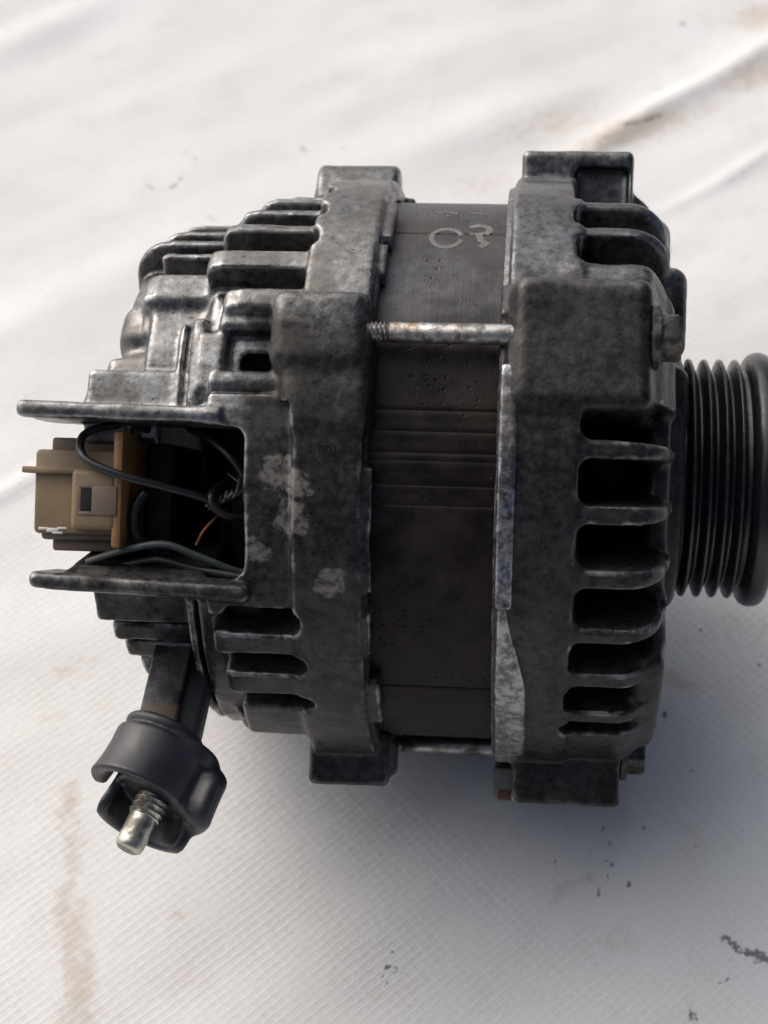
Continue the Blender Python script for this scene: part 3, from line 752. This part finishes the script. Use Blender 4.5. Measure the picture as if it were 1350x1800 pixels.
def insulator():
    d = sd; F = np.array(frame_of(d)); X = F[:, 0]
    # frame: X along the stud, V toward the viewer, U across (picture right)
    V = np.array([0, 0, 1.0]); V = V - (V @ X) * X; V /= np.linalg.norm(V); U = np.cross(X, V)
    c = Cast((-34, -20, -20), (4, 20, 20), 0.45)
    def tubewall(x0, x1, r0, r1, a0, a1, flare=0.0, rad=.6, k=.6, yo=0.0, cr=2.0):
        """wall of a sleeve; angle 0 faces the viewer (z), +90 = across (y); cr rounds its corners"""
        ac = R_((a0 + a1) / 2); ha = R_((a1 - a0) / 2)
        def fn(x, y, z):
            y = y - yo
            r = np.sqrt(y * y + z * z); al = np.arctan2(y * math.cos(ac) - z * math.sin(ac), z * math.cos(ac) + y * math.sin(ac))
            t = np.clip((x - x0) / (x1 - x0), 0, 1); rm = (r0 + r1) / 2 + flare * t ** 3
            qx = np.abs(x - (x0 + x1) / 2) - (x1 - x0) / 2 + cr; qa = (np.abs(al) - ha) * rm + cr
            d2 = np.sqrt(np.maximum(qx, 0) ** 2 + np.maximum(qa, 0) ** 2) + np.minimum(np.maximum(qx, qa), 0) - cr + rad
            qr = np.abs(r - rm) - (r1 - r0) / 2 + rad
            return np.sqrt(np.maximum(d2, 0) ** 2 + np.maximum(qr, 0) ** 2) + np.minimum(np.maximum(d2, qr), 0) - rad
        c.op((x0, x1, -19, 19, -19, 19), fn, 'u', k)
    c.cylx(-25.6, -23.4, 3.6, 0, 8.6, 1.0)                                     # cap under the strap
    c.cylx(-24, -21.8, 3.6, 0, 7.9, .6, k=.4); c.cylx(-22.6, -19, 3.6, 0, 9.0, 1.2, k=.4); c.cylx(-24, -20, -1.5, 0, 7.5, 1.2, k=1)
    c.cylx(-24, -11.5, .6, 0, 7.7, 1.5, k=1.0)                          # solid core round the stud
    tubewall(-22.5, -11.2, 6.6, 9.2, -100, 118, 1.1, yo=3.6, cr=1.0)                # near wall with a flared lip
    tubewall(-22.5, -5.0, 6.8, 9.0, 82, 252, 1.4, yo=-.6, cr=4.0)                 # longer wall behind the stud
    tubewall(-22, -9.5, 6.5, 12.0, -155, -65, .6, 2.4, 2.5, yo=-.2, cr=4.5)        # rounded side lobe
    D = c
    o = c.build('terminal_insulator', M_BLACK, term)
    M = np.stack([X, U, V], 1)
    me = o.data; n = len(me.vertices); co = np.empty(n * 3, np.float32); me.vertices.foreach_get('co', co)
    co = co.reshape(-1, 3) @ M.T + stip * .001; me.vertices.foreach_set('co', co.ravel().astype(np.float32))
    P = np.empty(n * 3, np.float32)
    me.update()
    return o
ins = insulator()

# --- small rusty bushing under the front lug
br = box_obj('rusty_bushing', (17.4, 28.2, -73.6, -66.5, -9, 3), M_GREYST, root, bev=1.2); own(br)
box_obj('rust_patch', (18.4, 22.5, -73.9, -71.4, -6, 3.3), M_RUST, br, bev=.6)

# ------------------------------------------------------------ the tarp
def tarp():
    def axis(lim, core, h):
        a = list(np.arange(-core, core + h / 2, h)); s = h; x = core; out = []
        while x < lim: s *= 1.25; x += s; out.append(x)
        return np.array([-v for v in out[::-1]] + a + out)
    xs = axis(2.2, .26, .0012); ys = axis(2.2, .40, .0012)
    X, Y = np.meshgrid(xs, ys, indexing='ij'); Z = np.zeros_like(X)
    def vnoise(sx, sy, rot, seed):
        r = np.random.RandomState(seed); g = r.rand(256, 256); c, s = math.cos(rot), math.sin(rot)
        u = (X * c + Y * s) / sx + 50; v = (-X * s + Y * c) / sy + 50
        i = np.floor(u).astype(int); j = np.floor(v).astype(int); fu = u - i; fv = v - j; fu = fu * fu * (3 - 2 * fu); fv = fv * fv * (3 - 2 * fv); i %= 255; j %= 255
        return (g[i, j] * (1 - fu) + g[i + 1, j] * fu) * (1 - fv) + (g[i, j + 1] * (1 - fu) + g[i + 1, j + 1] * fu) * fv
    near = np.exp(-(np.maximum(np.abs(X) - .07, 0) ** 2 + np.maximum(np.abs(Y) - .05, 0) ** 2) / .05 ** 2)
    amp = 1 - .7 * near
    Z += amp * (.0026 * (vnoise(.16, .05, .55, 1) - .5) + .0009 * (vnoise(.05, .016, .62, 2) - .5) + .0003 * (vnoise(.02, .009, .5, 3) - .5))
    folds = FOLDS
    for (x0, y0, x1, y1, wd, h) in folds:
        dx, dy = x1 - x0, y1 - y0; L = math.hypot(dx, dy); t = ((X - x0) * dx + (Y - y0) * dy) / L; d = ((X - x0) * -dy + (Y - y0) * dx) / L
        d = d + .004 * (vnoise(.03, .03, 0, 9) - .5)
        end = np.clip((t + .03) / .05, 0, 1) * np.clip((L + .03 - t) / .05, 0, 1); end = end * end * (3 - 2 * end)
        Z += .35 * h * end * np.exp(-(d / wd) ** 2)
    Z -= Z.max() * 0
    brown = np.zeros_like(X); dark = np.zeros_like(X)
    for (x, y, sx, sy, rot, a) in BROWN:
        c, s = math.cos(rot), math.sin(rot); u = (X - x) * c + (Y - y) * s; v = -(X - x) * s + (Y - y) * c
        brown = np.maximum(brown, a * np.exp(-((u / sx) ** 2 + (v / sy) ** 2)))
    for (x0, y0, x1, y1, wd, a) in SCUFF:
        dx, dy = x1 - x0, y1 - y0; L = math.hypot(dx, dy) + 1e-9; t = np.clip(((X - x0) * dx + (Y - y0) * dy) / L ** 2, 0, 1)
        d = np.hypot(X - x0 - t * dx, Y - y0 - t * dy); dark = np.maximum(dark, a * np.exp(-(d / wd) ** 2))
    for (x, y, r, t0, t1, wd, a) in ARCS:
        an = np.arctan2(Y - y, X - x); m = np.cos(an - (t0 + t1) / 2) > math.cos((t1 - t0) / 2)
        d = np.abs(np.hypot(X - x, Y - y) - r); dark = np.maximum(dark, a * m * np.exp(-(d / wd) ** 2))
    V = np.stack([X, Y, Z], -1).reshape(-1, 3); nx, ny = X.shape; I, J = np.meshgrid(np.arange(nx - 1), np.arange(ny - 1), indexing='ij')
    F = np.stack([I * ny + J, (I + 1) * ny + J, (I + 1) * ny + J + 1, I * ny + J + 1], -1).reshape(-1, 4)
    m = NT('woven_tarp')
    st_ = m.attr('stain').outputs['Vector']; ss = m.sep(st_)
    n1 = m.noise(60, 6, .65); n2 = m.noise(300, 4, .6); n3 = m.noise(14, 4, .6); n4 = m.noise(800, 3, .6)
    q = m.map(scale=(1, 1, 1), rot=(0, 0, R_(-40)))
    warp = m.noise(9, 2); 
    qs = m.sep(q)
    ux = m.math('ADD', qs[0], m.math('MULTIPLY', warp, .004)); uy = m.math('ADD', m.math('ADD', qs[1], m.math('MULTIPLY', n3, .004)), m.math('MULTIPLY', n2, .0006))
    PX, PY = .0024, .0019
    sx = m.math('SINE', m.math('MULTIPLY', ux, 2 * math.pi / PX)); sy = m.math('SINE', m.math('MULTIPLY', uy, 2 * math.pi / PY))
    wx = m.ramp(sx, .1, 1.0); wy = m.ramp(sy, .0, 1.0)
    weave = m.math('ADD', m.math('MAXIMUM', m.math('MULTIPLY', wx, .8), wy), m.math('MULTIPLY', m.math('MULTIPLY', wx, wy), .9))
    bf = m.ramp(m.math('ADD', ss[0], m.math('MULTIPLY', m.math('SUBTRACT', n2, .5), .9)), .18, .75)
    gen = m.math('MULTIPLY', m.ramp(n1, .52, .72), .12)
    base = m.mix(m.ramp(n3, .35, .65), (.63, .624, .612), (.655, .658, .66))
    c = m.mix(m.math('MAXIMUM', m.math('MULTIPLY', bf, .55), gen), base, (.40, .31, .225))
    c = m.mix(m.math('MULTIPLY', m.ramp(weave, .0, .5, .13, 0), m.ramp(n1, .3, .62, .3, 1.0)), c, (.42, .39, .37))
    df = m.ramp(m.math('ADD', ss[1], m.math('MULTIPLY', m.math('SUBTRACT', m.math('ADD', m.math('MULTIPLY', n4, .6), m.math('MULTIPLY', n2, .4)), .5), 1.6)), .40, .72)
    fleck = m.math('MULTIPLY', m.ramp(m.voro(75), .035, .06, 1, 0), m.ramp(m.noise(20, 2), .56, .62))
    c = m.mix(m.math('MULTIPLY', m.math('MAXIMUM', df, m.math('MULTIPLY', fleck, .6)), .85), c, (.10, .105, .11))
    m.set(Base_Color=c, Roughness=.6, Specular_IOR_Level=.16)
    b = m.bump(m.math('MULTIPLY', weave, m.ramp(n1, .3, .6, .35, 1.0)), .0001, .32); b = m.bump(n2, .0004, .35, b); m.set(Normal=b)
    o = mesh_obj('tarp', V, F, m.m)
    at = o.data.attributes.new('stain', 'FLOAT_VECTOR', 'POINT')
    buf = np.zeros((len(V), 3), np.float32); buf[:, 0] = brown.ravel(); buf[:, 1] = dark.ravel(); at.data.foreach_set('vector', buf.ravel())
    o['kind'] = 'structure'
    return o
FOLDS = []; BROWN = []; SCUFF = []; ARCS = []
FOLDS = [(0.0459, 0.1827, 0.1308, 0.249, 0.004, 0.0035), (0.0508, 0.1869, 0.1362, 0.2589, 0.009, 0.003), (0.0876, 0.1661, 0.1227, 0.194, 0.003, 0.002), (-0.1503, 0.2362, -0.1199, 0.2622, 0.008, 0.004), (-0.007, 0.1855, 0.055, 0.2207, 0.012, 0.005), (-0.1209, 0.0391, -0.1041, 0.0542, 0.003, 0.003), (-0.1118, -0.0123, -0.0802, 0.0052, 0.012, 0.003), (0.0555, -0.0037, 0.0934, -0.0241, 0.018, -0.003), (-0.0247, -0.0843, 0.0351, -0.0449, 0.02, 0.002), (-0.1225, 0.0942, -0.096, 0.1128, 0.02, 0.004), (-0.0317, 0.2087, 0.0352, 0.2523, 0.02, 0.004), (-0.0675, -0.0703, -0.0063, -0.0371, 0.02, 0.0015)]
BROWN = [(0.0725, 0.1998, 0.03, 0.007, 0.5, 0.8), (0.0965, 0.2117, 0.04, 0.008, 0.6, 0.413), (0.1182, 0.23, 0.02, 0.008, 0.6, 0.7), (0.0443, 0.2028, 0.03, 0.012, 0.5, 0.45), (0.1246, 0.2622, 0.015, 0.01, 0.5, 0.7), (0.0224, 0.1743, 0.02, 0.008, 0.3, 0.4), (-0.1396, 0.2589, 0.04, 0.015, 0.4, 0.248), (-0.0928, 0.23, 0.05, 0.02, 0.4, 0.193), (-0.0587, 0.2147, 0.05, 0.02, 0.5, 0.176), (-0.0048, 0.2362, 0.06, 0.03, 0.5, 0.165), (-0.0791, 0.1799, 0.03, 0.02, 0, 0.154), (0.0645, 0.2426, 0.05, 0.02, 0.5, 0.165), (-0.0856, -0.0511, 0.004, 0.01, 0, 0.6), (-0.0829, -0.063, 0.004, 0.012, 0.1, 0.55), (-0.0834, -0.076, 0.004, 0.01, 0, 0.6), (-0.0804, -0.0843, 0.005, 0.012, 0, 0.65), (-0.0779, -0.0951, 0.005, 0.012, 0.1, 0.7), (-0.0777, -0.103, 0.006, 0.008, 0, 0.6), (-0.0886, -0.0123, 0.012, 0.006, 0.3, 0.4), (-0.0928, -0.0257, 0.012, 0.006, 0.3, 0.3), (-0.0957, -0.0774, 0.01, 0.03, 0, 0.193), (-0.1024, -0.048, 0.02, 0.02, 0, 0.165), (-0.0887, -0.0911, 0.02, 0.02, 0, 0.193), (-0.0179, 0.0016, 0.02, 0.02, 0, 0.165), (0.0632, -0.014, 0.012, 0.004, -0.5, 0.55), (0.0825, 0.0016, 0.02, 0.01, 0, 0.35), (-0.0575, -0.0788, 0.006, 0.003, 0, 0.4), (0.0333, -0.0717, 0.012, 0.003, 0.6, 0.45), (0.0454, -0.0843, 0.01, 0.006, 0.3, 0.35), (0.0154, -0.0556, 0.02, 0.01, 0.5, 0.3), (-0.0063, -0.048, 0.01, 0.01, 0.5, 0.3), (0.0885, 0.1128, 0.05, 0.03, 0.3, 0.11)]
SCUFF = [(0.0413, -0.0541, 0.0446, -0.063, 0.00043, 0.75), (0.0462, -0.0674, 0.048, -0.0739, 0.00043, 0.8), (0.0428, -0.0652, 0.0432, -0.0663, 0.00081, 0.95), (0.0421, -0.0689, 0.0427, -0.0697, 0.00074, 0.85), (0.0393, -0.071, 0.04, -0.0734, 0.00062, 0.9), (0.03, -0.0645, 0.0307, -0.0667, 0.00056, 0.7), (0.0139, -0.0767, 0.0145, -0.0781, 0.00062, 0.65), (0.0116, -0.0795, 0.012, -0.0805, 0.00056, 0.5), (-0.0097, -0.0911, -0.0078, -0.0925, 0.00099, 0.75), (-0.0106, -0.0938, -0.0089, -0.0958, 0.00081, 0.6), (-0.0078, -0.0911, -0.0059, -0.0927, 0.00081, 0.6), (-0.0078, -0.0878, -0.0073, -0.0887, 0.00062, 0.8), (0.0681, -0.0843, 0.0703, -0.0874, 0.00124, 0.85), (0.0722, -0.0878, 0.0765, -0.0891, 0.00136, 0.95), (0.0732, -0.0898, 0.077, -0.0901, 0.00087, 0.8), (0.0663, -0.085, 0.0688, -0.0837, 0.00062, 0.6), (0.0584, -0.0898, 0.058, -0.0971, 0.00037, 0.5), (0.058, -0.1017, 0.0588, -0.1036, 0.00099, 0.95), (0.0655, -0.0951, 0.0675, -0.0941, 0.00081, 0.75), (0.0589, -0.0891, 0.0611, -0.0884, 0.00056, 0.6), (0.0513, -0.0559, 0.0519, -0.0571, 0.00068, 0.7), (0.06, -0.0241, 0.0606, -0.0254, 0.00093, 0.9), (0.0724, 0.0011, 0.0732, 0.0002, 0.00068, 0.9), (0.0644, -0.0157, 0.0649, -0.0164, 0.00062, 0.7), (0.064, -0.0391, 0.0642, -0.0396, 0.00062, 0.6), (0.0652, -0.0407, 0.0655, -0.0415, 0.00056, 0.7), (0.0716, -0.0717, 0.0721, -0.0722, 0.00062, 0.6), (0.0794, -0.0638, 0.0795, -0.0645, 0.00062, 0.6), (0.0016, -0.1017, 0.0024, -0.1036, 0.0005, 0.55), (0.0707, 0.2013, 0.0827, 0.2072, 0.00186, 0.6), (0.0805, 0.2238, 0.0842, 0.2223, 0.00186, 0.55), (0.095, 0.2589, 0.0969, 0.2582, 0.00124, 0.7), (0.0837, 0.2713, 0.085, 0.2702, 0.00112, 0.5), (0.0666, 0.1969, 0.0566, 0.1897, 0.00186, 0.45), (-0.0369, 0.1926, -0.0361, 0.1906, 0.00112, 0.6), (-0.0238, 0.1912, -0.0227, 0.19, 0.00112, 0.6), (-0.0088, 0.2503, -0.008, 0.249, 0.00124, 0.5), (-0.0058, 0.2503, -0.005, 0.2497, 0.00099, 0.45), (-0.0657, 0.1586, -0.0628, 0.156, 0.00124, 0.6), (-0.0653, 0.1613, -0.0644, 0.1581, 0.00093, 0.5), (0.0769, 0.1412, 0.0788, 0.1425, 0.00186, 0.7), (0.0827, 0.1145, 0.0837, 0.1152, 0.00099, 0.6), (0.078, 0.1354, 0.0785, 0.1349, 0.00074, 0.5), (-0.0973, 0.0116, -0.0958, 0.011, 0.00099, 0.4), (-0.06, -0.0809, -0.0597, -0.0816, 0.0005, 0.6), (0.0776, 0.2344, 0.0783, 0.2337, 0.00093, 0.4), (0.116, 0.1869, 0.0972, 0.1702, 0.00174, 0.35), (-0.0245, -0.0898, -0.024, -0.0903, 0.0005, 0.5), (-0.067, -0.103, -0.0663, -0.1036, 0.00074, 0.4)]
ARCS = [(-0.0816, 0.1771, 0.0058, 3.6, 6.4, 0.0011, 0.62), (-0.0754, 0.1846, 0.0045, -0.9, 2.6, 0.0011, 0.55), (-0.0776, 0.1608, 0.0058, 3.5, 6.6, 0.001, 0.45), (-0.0776, 0.1608, 0.0058, -0.3, 1.5, 0.001, 0.35)]
tarp()
bm = bmesh.new(); bmesh.ops.create_icosphere(bm, subdivisions=3, radius=.0011)
for v in bm.verts: v.co *= 1 + .3 * math.sin(v.co.x * 4000 + v.co.y * 2500) * math.cos(v.co.z * 3600); v.co.z *= .7
cr = bm_obj('crumb', bm, M_CRUMB); cr.location = (.0730, .1597, .0016); cr['label'] = 'tiny yellow crumb on the tarp behind the pulley end'; cr['category'] = 'crumb'
g = mesh_obj('ground', [(-60, -60, -.02), (60, -60, -.02), (60, 60, -.02), (-60, 60, -.02)], [(0, 1, 2, 3)], simple('packed_earth', (.2, .16, .12), .9, 0, .3, 8, .01), None, False)
g['kind'] = 'structure'
